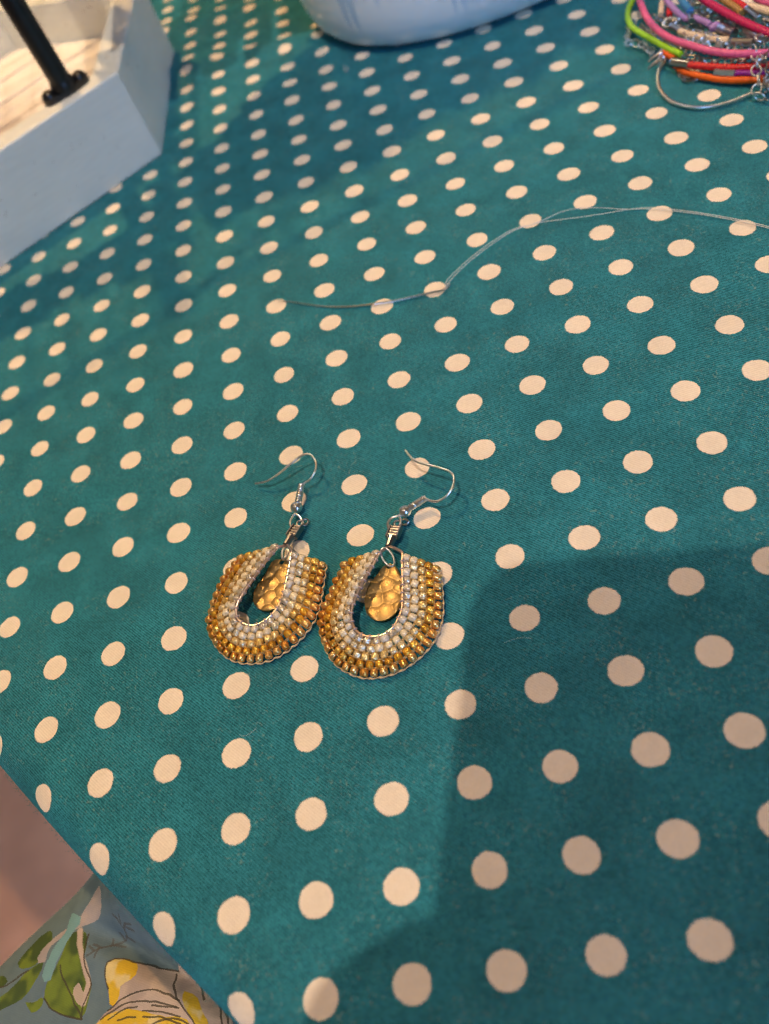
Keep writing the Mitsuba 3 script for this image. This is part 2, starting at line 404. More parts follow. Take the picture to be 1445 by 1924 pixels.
def stroke(pts, w):
    P = np.asarray(pts)

    def fn(x, y):
        best = mi.Float(1e9)
        for (x0, y0), (x1, y1) in zip(P[:-1].tolist(), P[1:].tolist()):
            dx, dy = x1 - x0, y1 - y0
            t = dr.clip(((x - x0) * dx + (y - y0) * dy) / (dx * dx + dy * dy + 1e-9), 0, 1)
            best = dr.minimum(best, dr.sqrt(dr.square(x - x0 - t * dx) + dr.square(y - y0 - t * dy)))
        return 1 - smoothstep(w * .6, w * 1.2, best)
    return fn


def fc(pts, n=None, closed=True):
    """Crop coordinates of the print (3.21 px per photo px, origin 0, 1450) -> smooth outline on the fabric."""
    P = np.c_[F2(*[(x / 3.211, 1450 + y / 3.211) for x, y in pts]), np.zeros(len(pts))]
    return smooth_curve(P, n or len(pts) * 2, closed=closed)[:, :2]


GREEN, DKGREEN, YEL, WHT, INK, AQUA = (.15, .21, .03), (.055, .09, .025), (.62, .41, .03), (.48, .38, .30), (.06, .05, .03), (.17, .32, .32)
leafA = fc([(480, 955), (420, 1000), (385, 1090), (330, 1210), (280, 1300), (270, 1370), (320, 1440), (400, 1475), (490, 1490), (520, 1400), (545, 1300), (530, 1210), (515, 1150), (525, 1040), (515, 975)])
leafB = fc([(280, 955), (200, 1010), (140, 1080), (90, 1160), (150, 1190), (230, 1160), (280, 1090), (320, 990)])
leafC = fc([(270, 1150), (180, 1200), (110, 1270), (40, 1340), (-60, 1420), (-60, 1470), (40, 1425), (140, 1370), (210, 1290), (250, 1220)])
leafD = fc([(160, 1390), (210, 1395), (265, 1360), (260, 1410), (200, 1460), (175, 1430)])
leafE = fc([(-40, 1230), (10, 1235), (45, 1270), (10, 1300), (-40, 1320)])
ribbon1 = fc([(640, 700), (560, 790), (500, 850), (420, 930), (330, 1000), (250, 1080), (225, 1150), (280, 1150), (300, 1070), (380, 1000), (480, 940), (600, 880), (655, 830), (660, 760)])
ribbon2 = fc([(420, 850), (400, 960), (340, 1050), (290, 1150), (260, 1260), (310, 1265), (345, 1160), (400, 1050), (450, 960), (490, 890)])
petal1 = fc([(700, 1120), (640, 1150), (625, 1230), (640, 1310), (660, 1420), (760, 1345), (880, 1315), (1060, 1370), (1030, 1260), (1010, 1190), (880, 1170), (780, 1140)])
yel1 = fc([(700, 1120), (640, 1150), (625, 1230), (640, 1310), (660, 1420), (710, 1360), (720, 1290), (800, 1240), (810, 1190), (780, 1140)])
petal2 = fc([(560, 1530), (640, 1440), (760, 1350), (900, 1315), (1010, 1345), (1075, 1380), (1120, 1450), (1180, 1560), (1000, 1700), (700, 1700)])
yel2 = fc([(560, 1530), (640, 1460), (760, 1430), (880, 1450), (1000, 1480), (1100, 1480), (1150, 1560), (1000, 1600), (800, 1560), (700, 1650)])
petal3 = fc([(1030, 1130), (1000, 1210), (1030, 1310), (1090, 1410), (1180, 1540), (1400, 1600), (1380, 1480), (1280, 1340), (1200, 1250), (1110, 1190)])
yel3 = fc([(1080, 1320), (1110, 1420), (1180, 1540), (1260, 1560), (1200, 1420), (1140, 1340)])
whiteA = fc([(470, 1270), (500, 1330), (520, 1270), (500, 1420), (470, 1400), (435, 1330)])
inks = [fc([(640, 1440), (760, 1350), (900, 1315), (1010, 1345), (1075, 1380)], 14, False), fc([(600, 1490), (700, 1420), (800, 1385), (960, 1390), (1060, 1420)], 14, False), fc([(640, 1500), (720, 1440), (820, 1415)], 9, False),
        fc([(850, 1440), (960, 1445), (1080, 1480)], 9, False), fc([(850, 1480), (960, 1480), (1080, 1520)], 9, False), fc([(860, 1550), (960, 1500), (1060, 1490), (1150, 1540)], 11, False), fc([(700, 1500), (760, 1480), (810, 1482)], 8, False),
        fc([(910, 1405), (1000, 1415), (1070, 1425)], 8, False), fc([(370, 1170), (375, 1230), (410, 1310), (450, 1400), (490, 1490)], 10, False), fc([(1000, 1210), (1030, 1310), (1090, 1410), (1180, 1540)], 12, False), fc([(1130, 1240), (1160, 1310), (1195, 1370)], 8, False),
        fc([(1200, 1290), (1260, 1370), (1310, 1450), (1340, 1540)], 10, False), fc([(1290, 1400), (1350, 1470), (1380, 1560)], 9, False), fc([(640, 1310), (625, 1230), (640, 1150), (700, 1122), (800, 1145), (1010, 1190)], 16, False),
        fc([(525, 975), (515, 1150), (545, 1290), (490, 1420), (490, 1490)], 14, False), fc([(270, 1370), (320, 1440), (400, 1475), (490, 1495)], 10, False), fc([(180, 1200), (100, 1250), (40, 1290), (-40, 1310)], 9, False)]
twigs = [fc([(530, 1110), (600, 1060), (690, 1010), (750, 950), (760, 890)], 12, False)] + [fc([a, b], 3, False) for a, b in
         [((750, 950), (800, 930)), ((760, 900), (735, 880)), ((770, 920), (790, 880)), ((720, 980), (760, 1010)), ((700, 1000), (690, 960)), ((650, 1035), (700, 1040)), ((640, 1040), (640, 1000)), ((590, 1065), (570, 1120)), ((570, 1080), (540, 1050)), ((600, 1060), (560, 1040)), ((800, 930), (840, 940)), ((780, 940), (830, 970))]]
f_leaf = [inside(a) for a in (leafA, leafB, leafC, leafD, leafE)]
f_rib, f_rib2 = inside(ribbon1), inside(ribbon2)
f_pet = [inside(a) for a in (petal1, petal2, petal3)]
f_yel = [inside(a) for a in (yel1, yel2, yel3)]
f_whA = inside(whiteA)
f_ink = [stroke(a, .21) for a in inks]
f_twig = [stroke(a, .28) for a in twigs]
f_vein = stroke(fc([(480, 960), (490, 1060), (520, 1200), (530, 1290), (495, 1400)], 12, False), .75)


def floral_colour(p, n, uv):
    x, y = p.x * 1000, p.y * 1000
    x0, y0 = x, y
    x = x + (noise(x0 * .55, y0 * .55, 3.) - .5) * .35
    y = y + (noise(x0 * .55, y0 * .55, 8.) - .5) * .35
    w = fbm(x * .35, y * .35, 1., 3)
    weave = .97 + .03 * dr.sin((x * .8 + y) * 11.) + .08 * (noise(x * 5, y * 5) - .5)
    c = mix((.105, .16, .185), (.14, .20, .215), w)
    for f in f_leaf:
        c = mix(c, mix(DKGREEN, GREEN, smoothstep(.3, .65, fbm(x * .28, y * .28, 6., 2))), f(x, y))
    c = mix(c, WHT, f_whA(x, y) * .9)
    c = mix(c, WHT, f_vein(x, y))
    c = mix(c, mix((.30, .28, .31), WHT, w), f_rib(x, y) * .9)
    c = mix(c, AQUA, f_rib2(x, y))
    for f in f_pet:
        c = mix(c, mix((.38, .30, .25), WHT, smoothstep(.3, .6, fbm(x * .22, y * .22, 4., 3))), f(x, y))
    for f in f_yel:
        c = mix(c, mix(YEL, (.66, .52, .22), smoothstep(.45, .7, w)), f(x, y))
    for f in f_ink:
        c = mix(c, INK, f(x, y) * .85)
    for f in f_twig:
        c = mix(c, (.10, .10, .09), f(x, y) * .75)
    return c * weave


material('floral_mat', base_color=proc(floral_colour), roughness=.8, specular=.25, sheen=.3)
# a draped lap of fabric: its far edge rolls over along the line seen in the photograph, two soft folds run under the table edge
A0, A1 = at(-60, 1932, FZ)[:2], at(192, 1678, FZ)[:2]
fx = (A1 - A0) / np.linalg.norm(A1 - A0)
fy = np.array([fx[1], -fx[0]])          # towards the viewer
if (at(200, 1900, FZ)[:2] - A0) @ fy < 0:
    fy = -fy
s_ = np.arange(-60, 130, 1.5)
t_ = np.arange(-36, 110, 1.5)
SS, TT = np.meshgrid(s_, t_, indexing='ij')
RR = 16.0
ang = np.clip(-(TT - 3) / RR, 0, 1.7)
tt = np.where(TT > 3, TT, 3 - RR * np.sin(ang)) - np.where(ang >= 1.7, 0, 0)
zf = FZ - np.where(TT > 3, 0, RR * (1 - np.cos(ang))) - np.where(TT < 3 - 1.7 * RR, (3 - 1.7 * RR - TT), 0)
FXY = A0 + SS[..., None] * fx + tt[..., None] * fy
c1, c2 = at(250, 1830, FZ)[:2], at(330, 1815, FZ)[:2]
k1, k2 = at(165, 1735, FZ)[:2], at(350, 1835, FZ)[:2]
kd = (k2 - k1) / np.linalg.norm(k2 - k1)
kn = np.array([-kd[1], kd[0]])
dist = (FXY - k1) @ kn
along = (FXY - k1) @ kd
sgn = 1 if ((at(330, 1750, FZ)[:2] - k1) @ kn) > 0 else -1
dist = dist * sgn                          # positive: towards the table
zf = zf - 7.0 * np.exp(-(dist / 3.0) ** 2) / (1 + np.exp(-(along - 4) / 3)) + 8.0 / (1 + np.exp(-(dist - 4) / 2.0)) / (1 + np.exp(-(along - 2) / 4))
zf = zf + 2.0 * np.exp(-((TT - 9) / 5) ** 2) * np.exp(-((SS - 70) / 30) ** 2)
zf = zf + (__import__('meshkit').fbm(np.stack([FXY[..., 0] / 18, FXY[..., 1] / 18, zf * 0], -1), 2, 3) - .5) * 3
FV = np.concatenate([FXY, zf[..., None]], -1).reshape(-1, 3)
na, nd = len(s_), len(t_)
i, j = np.meshgrid(np.arange(na - 1), np.arange(nd - 1), indexing='ij')
q = (i * nd + j).ravel()
FF = np.vstack([np.c_[q, q + nd, q + nd + 1], np.c_[q, q + nd + 1, q + 1]])
tag(put('floral_fabric', (FV, FF), 'floral_mat', smooth=True), 'grey blue fabric printed with yellow flowers and green leaves below the table edge', 'fabric')

# ---------------------------------------------------------------- white wooden tray with a black post (top left)
H = 33.0
P0, P1, P5 = np.array([4.3, 228.3]), np.array([28., 317.]), np.array([-82.7, 198.4])
P2 = P1 + 92 * np.array([-.706, .708])
cen = (P5 + P2) / 2
hexo = np.array([P0, P1, P2, 2 * cen - P0, 2 * cen - P1, P5])
outer = Polygon(hexo)
inner = outer.buffer(-11.5, join_style=2)
hin = np.array(inner.exterior.coords)[:-1]
tray = thing('wooden_tray', 'white painted six sided wooden tray with raised rim and a black post', 'tray')


def wall_block(a, b, ai, bi, z0, z1, bev=1.1):
    """One mitred side of the rim with a rounded-off top."""
    c = (a + b + ai + bi) / 4
    rows = []
    for (off, z) in ((0, z0), (0, z1 - bev), (bev * .35, z1 - bev * .35), (bev, z1)):
        r = []
        for q, o in ((a, ai), (b, bi), (bi, b), (ai, a)):
            d = (o - q) / np.linalg.norm(o - q)
            r.append(np.r_[q + d * off * 1.15, z])
        rows.append(r)
    rows = np.array(rows)
    n = len(rows)
    V = rows.reshape(-1, 3)
    F = []
    for k in range(n - 1):
        for m in range(4):
            p, q2 = k * 4 + m, k * 4 + (m + 1) % 4
            F += [[p, q2, q2 + 4], [p, q2 + 4, p + 4]]
    F += [[0, 2, 1], [0, 3, 2], [n * 4 - 4, n * 4 - 3, n * 4 - 2], [n * 4 - 4, n * 4 - 2, n * 4 - 1]]
    m = trimesh.Trimesh(V, F, process=False)
    if m.volume < 0:
        m.invert()
    return m


def nearest_in(p):
    return hin[np.argmin(((hin - p) ** 2).sum(1))]


for k in range(6):
    a, b = hexo[k], hexo[(k + 1) % 6]
    ai, bi = nearest_in(a), nearest_in(b)
    sh = (b - a) / np.linalg.norm(b - a) * .12
    put('rim_side', wall_block(a + sh, b - sh, ai + sh, bi - sh, .4, H), 'white_paint', tray, smooth=50)
base = trimesh.creation.extrude_polygon(outer.buffer(-2), 9, engine='earcut')
base.apply_translation([0, 0, .6])
put('base', base, 'white_paint', tray, smooth=False)
# whitewashed boards of the floor, laid side by side
ux = (P5 - P0) / np.linalg.norm(P5 - P0)
uy = np.array([-ux[1], ux[0]])
uy = uy if uy @ (P2 - P0) > 0 else -uy
room = inner.buffer(-.4)
for k in range(14):
    lo = 6 + k * 12.5
    strip = Polygon([P0 + ux * s * 160 + uy * t for s, t in ((-1, lo), (1, lo), (1, lo + 11.2), (-1, lo + 11.2))]).intersection(room)
    if strip.is_empty or strip.area < 20:
        continue
    b = trimesh.creation.extrude_polygon(strip, 6.0 + .7 * random.random(), engine='earcut')
    b.apply_translation([0, 0, 9.8])
    put('board', b, 'washed_wood', tray, smooth=False)
# black post on an oval two-hole flange standing on the front rim
fcn = (at(92, 182, H + 2)[:2] + at(150, 145, H + 2)[:2]) / 2
oval = Polygon([fcn + ux * (-11) * math.copysign(1, 1) + uy * 0] * 3 or None) if False else None
cap = shapely.union_all([Point(*(fcn + ux * s)).buffer(r) for s, r in ((-6.2, 3.4), (6.2, 3.4))] + [Point(*fcn).buffer(4.6)]).convex_hull
fl_ = trimesh.creation.extrude_polygon(cap, 2.2, engine='earcut')
fl_.apply_translation([0, 0, H])
put('flange', fl_, 'black_metal', tray, smooth=30)
for s in (-6.6, 6.6):
    put('screw', lathe([(0, H + 2.2), (2.6, H + 2.2), (2.3, H + 3.4), (1.2, H + 4.1), (0, H + 4.2)], 20).apply_translation(np.r_[fcn + ux * s, 0]), 'black_metal', tray, smooth=50)
post = lathe([(0, H + 2.2), (4.6, H + 2.2), (4.6, H + 4), (3.9, H + 5.5), (3.9, 238), (0, 238)], 28)
put('post', post.apply_translation(np.r_[fcn, 0]), 'black_metal', tray, smooth=40)

# ---------------------------------------------------------------- glazed white ceramic pot (top)
pc, pa = np.array([161., 254.5]), math.radians(-9)
nu = 96
prof = [(0.0, .6), (.80, .6), (.88, 1.5), (.945, 5), (.985, 12), (1.0, 22), (1.0, 40), (.97, 62), (.93, 84), (.91, 92), (.88, 94), (.85, 90), (.86, 60), (.84, 12), (0.0, 9)]
PV = []
ua = np.arange(nu) * 2 * np.pi / nu
ex = .86
sx = np.sign(np.cos(ua)) * np.abs(np.cos(ua)) ** ex * 80
sy = np.sign(np.sin(ua)) * np.abs(np.sin(ua)) ** ex * 66
prof_s = smooth_curve(np.array([(r * 80, z, 0) for r, z in prof]), 70)
rows = []
for r, z, _ in prof_s:
    k = r / 80
    inset = (1 - k)
    x2, y2 = sx * k, sy * k
    rows.append(np.c_[pc[0] + x2 * math.cos(pa) - y2 * math.sin(pa), pc[1] + x2 * math.sin(pa) + y2 * math.cos(pa), np.full(nu, z)])
rows = np.array(rows)
n = len(rows)
i, j = np.meshgrid(np.arange(n - 1), np.arange(nu), indexing='ij')
a, b = i * nu + j, i * nu + (j + 1) % nu
c, d = b + nu, a + nu
pot = trimesh.Trimesh(rows.reshape(-1, 3), np.concatenate([np.stack([a, b, c], -1).reshape(-1, 3), np.stack([a, c, d], -1).reshape(-1, 3)]), process=True)
if pot.volume < 0:
    pot.invert()
tag(put('ceramic_pot', pot, 'pot_glaze', smooth=True), 'glossy white ceramic pot with pale blue streaks at the far edge', 'pot')

# ---------------------------------------------------------------- the earrings
bead_protos = []
for k, (ro, ln, rh) in enumerate([(.855, .75, .34), (.88, .71, .32), (.83, .77, .36)]):
    prof = [(rh, -ln * .80), (rh + .16, -ln), (ro * .72, -ln * .98), (ro * .93, -ln * .72), (ro, -ln * .3), (ro, ln * .3), (ro * .93, ln * .72), (ro * .72, ln * .98), (rh + .16, ln), (rh, ln * .80)]
    bm = lathe(prof, 14)
    bm.apply_scale(0.001)
    bead_protos.append(mikit.ply(bm, None, smooth=50))


def bead(parent, pos, axis, up, mat, s=(1, 1, 1)):
    axis = axis / np.linalg.norm(axis)
    up = up - axis * (up @ axis)
    up /= np.linalg.norm(up)
    M = np.eye(4)
    M[:3, 2], M[:3, 0] = axis * s[2], up * s[0]
    M[:3, 1] = np.cross(axis, up) * s[1]
    M[:3, 3] = np.asarray(pos) * .001
    k = key_of('bead', parent)
    scene[k] = {**bead_protos[rng.integers(3)], 'bsdf': {'type': 'ref', 'id': mat}, 'to_world': T(M)}


def hammered(outline, cells, z0, thick, hole, hr=.62, top=None):
    """Flat drop of sheet metal with hammer dents; hole = centre of the drilled hole (mm)."""
    P = smooth_curve(np.c_[outline, np.zeros(len(outline))], 90, closed=True)[:, :2]
    poly = Polygon(P)
    hp = np.array([[math.cos(t), math.sin(t)] for t in np.linspace(0, 2 * np.pi, 20, endpoint=False)]) * hr + hole
    x0, y0, x1, y1 = poly.bounds
    g = np.stack(np.meshgrid(np.arange(x0, x1, .16), np.arange(y0, y1, .16)), -1).reshape(-1, 2) + rng.uniform(-.02, .02, (1, 2))
    inn = poly.buffer(-.1)
    g = g[shapely.contains_xy(inn, g[:, 0], g[:, 1]) & (np.linalg.norm(g - hole, axis=1) > hr + .1)]
    pts = np.vstack([P, hp, g])
    tri = Delaunay(pts).simplices
    c = pts[tri].mean(1)
    tri = tri[shapely.contains_xy(poly, c[:, 0], c[:, 1]) & (np.linalg.norm(c - hole, axis=1) > hr)]
    e1, e2 = pts[tri[:, 1]] - pts[tri[:, 0]], pts[tri[:, 2]] - pts[tri[:, 0]]
    area = e1[:, 0] * e2[:, 1] - e1[:, 1] * e2[:, 0]
    tri[area < 0] = tri[area < 0][:, ::-1]
    d = np.sort(np.stack([((pts - cc) ** 2).sum(1) / rr**2 for cc, rr in cells], 1), axis=1)
    # domes left between the hammer strokes: smooth humps with creases where they meet
    dome = -.30 * np.minimum(d[:, 0], 1.25)
    crease = np.exp(-((d[:, 1] - d[:, 0]) / .13) ** 2)
    zt = z0 + thick + dome - .015 * crease + .31
    edge = np.array([poly.exterior.distance(Point(*q)) for q in pts])
    zt = np.where(edge < .3, np.minimum(zt, z0 + thick + .25 - (.3 - edge) * .6), zt)
    n = len(pts)
    top_ = np.c_[pts, zt]
    bot = np.c_[pts, np.full(n, z0)]
    F = [tri, tri[:, ::-1] + n]
    for lo, m in ((0, 90), (90, 20)):
        k = np.arange(m) + lo
        k2 = (np.arange(m) + 1) % m + lo
        w = np.vstack([np.c_[k, k2, k2 + n], np.c_[k, k2 + n, k + n]])
        F.append(w if lo else w[:, ::-1])
    return trimesh.Trimesh(np.vstack([top_, bot]), np.vstack(F), process=False)


def earring(label, inner_px, outer_px, zi, zo, pend_px, cells_px, hole_px, ring, ball_px, ball_z, coil_px, wire_px, wire_z, loop, tabs, crimp, phase):
    e = thing('earring', label, 'earring', 'pair of beaded drop earrings')
    I = path(inner_px, zi)
    O = path(outer_px, zo)
    n = 240
    # resample both edges together so that pairs stay matched
    u = np.linspace(0, 1, len(I))
    uu = np.linspace(0, 1, n)
    both = smooth_curve_pair(I, O, n)
    I, O = both
    # beads
    for row in range(5):
        f = (row + .5) / 5
        C = I + (O - I) * f
        s = np.r_[0, np.cumsum(np.linalg.norm(np.diff(C, axis=0), axis=1))]
        pitch = 1.79 + .06 * row
        m = max(4, int(round((s[-1] - 1.2) / pitch)) + 1)
        for q in range(m):
            x = .6 + (s[-1] - 1.2) * (q + .0) / (m - 1) + rng.normal(0, .07)
            c = np.array([np.interp(x, s, C[:, k]) for k in range(3)])
            ii = int(np.clip(np.searchsorted(s, x), 1, n - 2))
            radial = O[ii] - I[ii]
            wdt = np.linalg.norm(radial)
            tang = C[ii + 1] - C[ii - 1]
            tang /= np.linalg.norm(tang)
            nrm = np.cross(radial, tang)
            nrm = nrm if nrm[2] > 0 else -nrm
            axis = radial / wdt + rng.normal(0, .07, 3)
            c = c + nrm / np.linalg.norm(nrm) * rng.normal(0, .10) + tang * 0
            c[2] = max(c[2], .95)
            sc = 1 + rng.normal(0, .045)
            bead(e, c, axis, tang, BEADS[row][rng.choice(3, p=[.4, .35, .25])], (sc, sc * (1 + rng.normal(0, .03)), min(wdt / 5 / 1.62, 1.12) * (1 + rng.normal(0, .05))))
    # wire hoop that the first row hangs on, and the thread that binds beads to it
    W = I - (O - I) / np.linalg.norm(O - I, axis=1, keepdims=True) * .10
    foot0 = at(*crimp[1], crimp[3])
    W2 = np.vstack([foot0 + [-.3, 0, 0], W, foot0 + [.3, 0, 0]])
    put('hoop_wire', tube(smooth_curve(W2[::6] if (len(W2) - 1) % 6 == 0 else np.vstack([W2[::6], W2[-1]]), 200), .36, 8), 'rose_wire', e)
    wraps = []
    L = np.r_[0, np.cumsum(np.linalg.norm(np.diff(W, axis=0), axis=1))]
    for x in np.arange(1.0, L[-1] - .5, 1.85):
        c = np.array([np.interp(x, L, W[:, k]) for k in range(3)])
        k = int(np.clip(np.searchsorted(L, x), 1, n - 2))
        wraps.append(torus(c, .44, .17, W[k + 1] - W[k - 1], 12, 6))
        c2 = c + (O[k] - I[k]) / np.linalg.norm(O[k] - I[k]) * .9
        wraps.append(tube(np.array([c, (c + c2) / 2 + [0, 0, .28], c2]), .13, 5))
    tag(put('binding_thread', cat(*wraps), 'wrap_thread', e), 'brown thread looped over the wire', kind='stuff')
    # pale thread stitched along the outer edge
    X = O + (O - I) / np.linalg.norm(O - I, axis=1, keepdims=True) * -.05
    s = np.r_[0, np.cumsum(np.linalg.norm(np.diff(X, axis=0), axis=1))]
    X = X + ((O - I) / np.linalg.norm(O - I, axis=1, keepdims=True)) * (.17 * np.abs(np.sin(s * np.pi / 2.1 + phase)))[:, None] + np.array([0, 0, 1.]) * (.16 * np.cos(s * np.pi * 2 / 2.1))[:, None]
    X[:, 2] = np.maximum(X[:, 2] - .55, .30)
    put('edge_thread', tube(X, .18 + .06 * np.sin(s * np.pi * 2 / 2.1 + phase), 7), 'edge_thread', e)
    # thread that runs between the rows
    rows_ = []
    for f in (.2, .4, .6, .8):
        C = I + (O - I) * f + np.array([0, 0, -.15])
        rows_ += [tube(C, .13, 5), tube(C + [0, 0, .5], .08, 5)]
    tag(put('row_thread', cat(*rows_), 'row_thread', e), 'gold thread running between the rows of beads', kind='stuff')
    # hammered brass drop
    zp = 1.2
    out2 = np.array([at(x, y, zp + .4)[:2] for x, y in pend_px])
    cells = [(at(x, y, zp + .4)[:2], r) for x, y, r in cells_px]
    pend = put('pendant', hammered(out2, cells, zp, .35, at(*hole_px, zp + .4)[:2]), 'brass', e, smooth=35)
    tag(pend, 'hammered brass drop hanging inside the beaded loop')
    # jump ring
    rc, rr, rn, sq, al = ring
    put('jump_ring', torus(rc, rr, .30, rn, 30, 8, sq, al), 'silver', e)
    # folded cord end with grooves, side wings, eye at the top
    a, b, w, zc = at(*crimp[0], crimp[2]), at(*crimp[1], crimp[3]), crimp[4], 0
    ax = (b - a) / np.linalg.norm(b - a)
    side = np.cross([0, 0, 1.], ax)
    side /= np.linalg.norm(side)
    nz = np.cross(ax, side)
    Lc = np.linalg.norm(b - a)
    parts = [bar(a + ax * Lc * .20, a + ax * Lc * .68, w, .42, nz)]
    for k in range(5):
        c = a + ax * Lc * (.24 + .10 * k) + nz * .26
        parts.append(tube(np.array([c - side * w * .44, c, c + side * w * .44]), .17, 6))
    for s2, hh in ((1, 1.05), (-1, .45)):
        parts.append(bar(a + ax * Lc * .20 + side * s2 * w * .5 + nz * hh * .3, a + ax * Lc * .66 + side * s2 * w * .52 + nz * hh * .3, .30, hh + .5, nz))
    # tapering throat below
    parts.append(tube(np.array([a + ax * Lc * .64, a + ax * Lc * .8, b]), [w * .42, w * .36, w * .30], 10))
    ce = put('cord_end', cat(*parts), 'dark_silver', e, smooth=30)
    put('eye', torus(a + ax * Lc * .09 + nz * .1, .78, .24, nz + .25 * side, 22, 8, .9, ax), 'dull_silver', ce)
    for tx, ty, tz, r, nn in tabs:
        put('eye', torus(at(tx, ty, tz), r, .26, nn, 20, 8, .7), 'old_silver', ce)
    # ear hook
    hook = put('ear_hook', tube(smooth_curve(path(wire_px, wire_z), 110), .30, 9), 'silver', e)
    put('ball', lathe([(1.38 * math.sin(t), -1.38 * math.cos(t)) for t in np.linspace(0, np.pi, 22)], 32).apply_translation(at(*ball_px, ball_z)), 'bright_silver', hook, smooth=True)
    c0, c1 = at(*coil_px[0], coil_px[2]), at(*coil_px[1], coil_px[3])
    turns = 8.5
    tt = np.linspace(0, 1, 170)
    ax2 = (c1 - c0) / np.linalg.norm(c1 - c0)
    s1 = np.cross(ax2, [0, 0, 1.])
    s1 /= np.linalg.norm(s1)
    s2 = np.cross(ax2, s1)
    put('coil', tube(c0 + (c1 - c0) * tt[:, None] + .58 * (np.cos(tt * turns * 2 * np.pi)[:, None] * s1 + np.sin(tt * turns * 2 * np.pi)[:, None] * s2), .27, 7), 'silver', hook)
    put('loop', tube(smooth_curve(path(*loop), 40), .30, 8), 'silver', hook)
    return e


def smooth_curve_pair(I, O, n):
    """Catmull-Rom through matched pairs, resampled together by the mean arc length."""
    J = np.hstack([I, O])
    out = []
    Q = np.vstack([2 * J[0] - J[1], J, 2 * J[-1] - J[-2]])
    for i in range(1, len(Q) - 2):
        t = np.linspace(0, 1, 20, endpoint=False)[:, None]
        p0, p1, p2, p3 = Q[i - 1:i + 3]
        out.append(.5 * (2 * p1 + (p2 - p0) * t + (2 * p0 - 5 * p1 + 4 * p2 - p3) * t**2 + (3 * p1 - p0 - 3 * p2 + p3) * t**3))
    C = np.vstack(out + [J[-1:]])
    s = np.r_[0, np.cumsum((np.linalg.norm(np.diff(C[:, :3], axis=0), axis=1) + np.linalg.norm(np.diff(C[:, 3:], axis=0), axis=1)) / 2)]
    g = np.linspace(0, s[-1], n)
    C = np.stack([np.interp(g, s, C[:, k]) for k in range(6)], 1)
    return C[:, :3], C[:, 3:]


def c2(pts):  # left earring's zoom: 5.352 px per photo px, origin 370, 1000
    return [(370 + p[0] / 5.352, 1000 + p[1] / 5.352) + tuple(p[2:]) for p in pts]


def c3(pts):  # right earring's zoom
    return [(580 + p[0] / 5.352, 1000 + p[1] / 5.352) + tuple(p[2:]) for p in pts]


def c4(pts):  # zoom of the hooks: 3.44 px per photo px, origin 460, 830
    return [(460 + p[0] / 3.44, 830 + p[1] / 3.44) for p in pts]


earring('left gold and cream beaded drop earring, its hook bent back to the left', 
        [(527, 1022), (501, 1052), (475, 1088), (455, 1117), (444, 1140), (445, 1160), (453, 1170), (466, 1176), (482, 1175), (500, 1166), (515, 1152), (528, 1132), (536, 1106), (543, 1075), (549, 1038)],
        [(447, 1046), (425, 1074), (404, 1111), (393, 1145), (389, 1172), (395, 1196), (410, 1220), (433, 1238), (466, 1245), (505, 1239), (545, 1216), (578, 1182), (598, 1143), (606, 1097), (612, 1058)],
        [4.2, 4.8, 5.2, 5.2, 4.8, 4.2, 3.8, 3.5, 3.3, 3.2, 3.2, 3.4, 3.8, 4.0, 4.2], [1.2] * 8 + [1.2, 1.3, 1.5, 1.8, 2.2, 2.4, 2.4],
        c2([(840, 268), (760, 290), (690, 420), (615, 520), (575, 600), (566, 690), (600, 750), (665, 785), (740, 782), (820, 740), (880, 660), (925, 560), (945, 450), (938, 350), (900, 285)]),
        c2([(745, 512, 1.9), (862, 420, 2.0), (640, 580, 1.9), (855, 590, 2.1), (725, 655, 2.0), (618, 705, 1.8), (715, 780, 1.8), (800, 330, 1.6), (715, 400, 1.7), (800, 700, 1.6), (905, 330, 1.5)]),
        c2([(855, 302)])[0], (at(536, 1038, 2.6), 1.9, [.6, -.2, .8], .36, [.3, .85, -.2]),
        (556.8, 953.5), 2.2, ((560, 944), (567.5, 909), 2.4, 3.2),
        c4([(369, 282), (388, 266), (420, 245), (450, 200), (462, 150), (447, 107), (420, 82), (390, 80), (350, 100), (300, 140), (240, 190), (180, 235), (140, 257), (70, 272)]), [3.2, 3.3, 3.8, 4.6, 5.2, 5.6, 5.8, 5.8, 5.5, 5.0, 4.2, 3.4, 2.8, 1.6],
        ([(555, 964), (549, 972), (545, 982), (547, 989), (553, 992), (561, 992), (567, 986), (567, 977), (561, 969), (556, 966)], [2.1, 2.3, 2.4, 2.3, 2.0, 1.6, 1.6, 1.9, 2.1, 2.1]),
        [(573, 981, 1.5, .85, [.2, -.6, .7])], ((567, 980), (537, 1024), 2.0, 2.8, 2.5), 0.3)
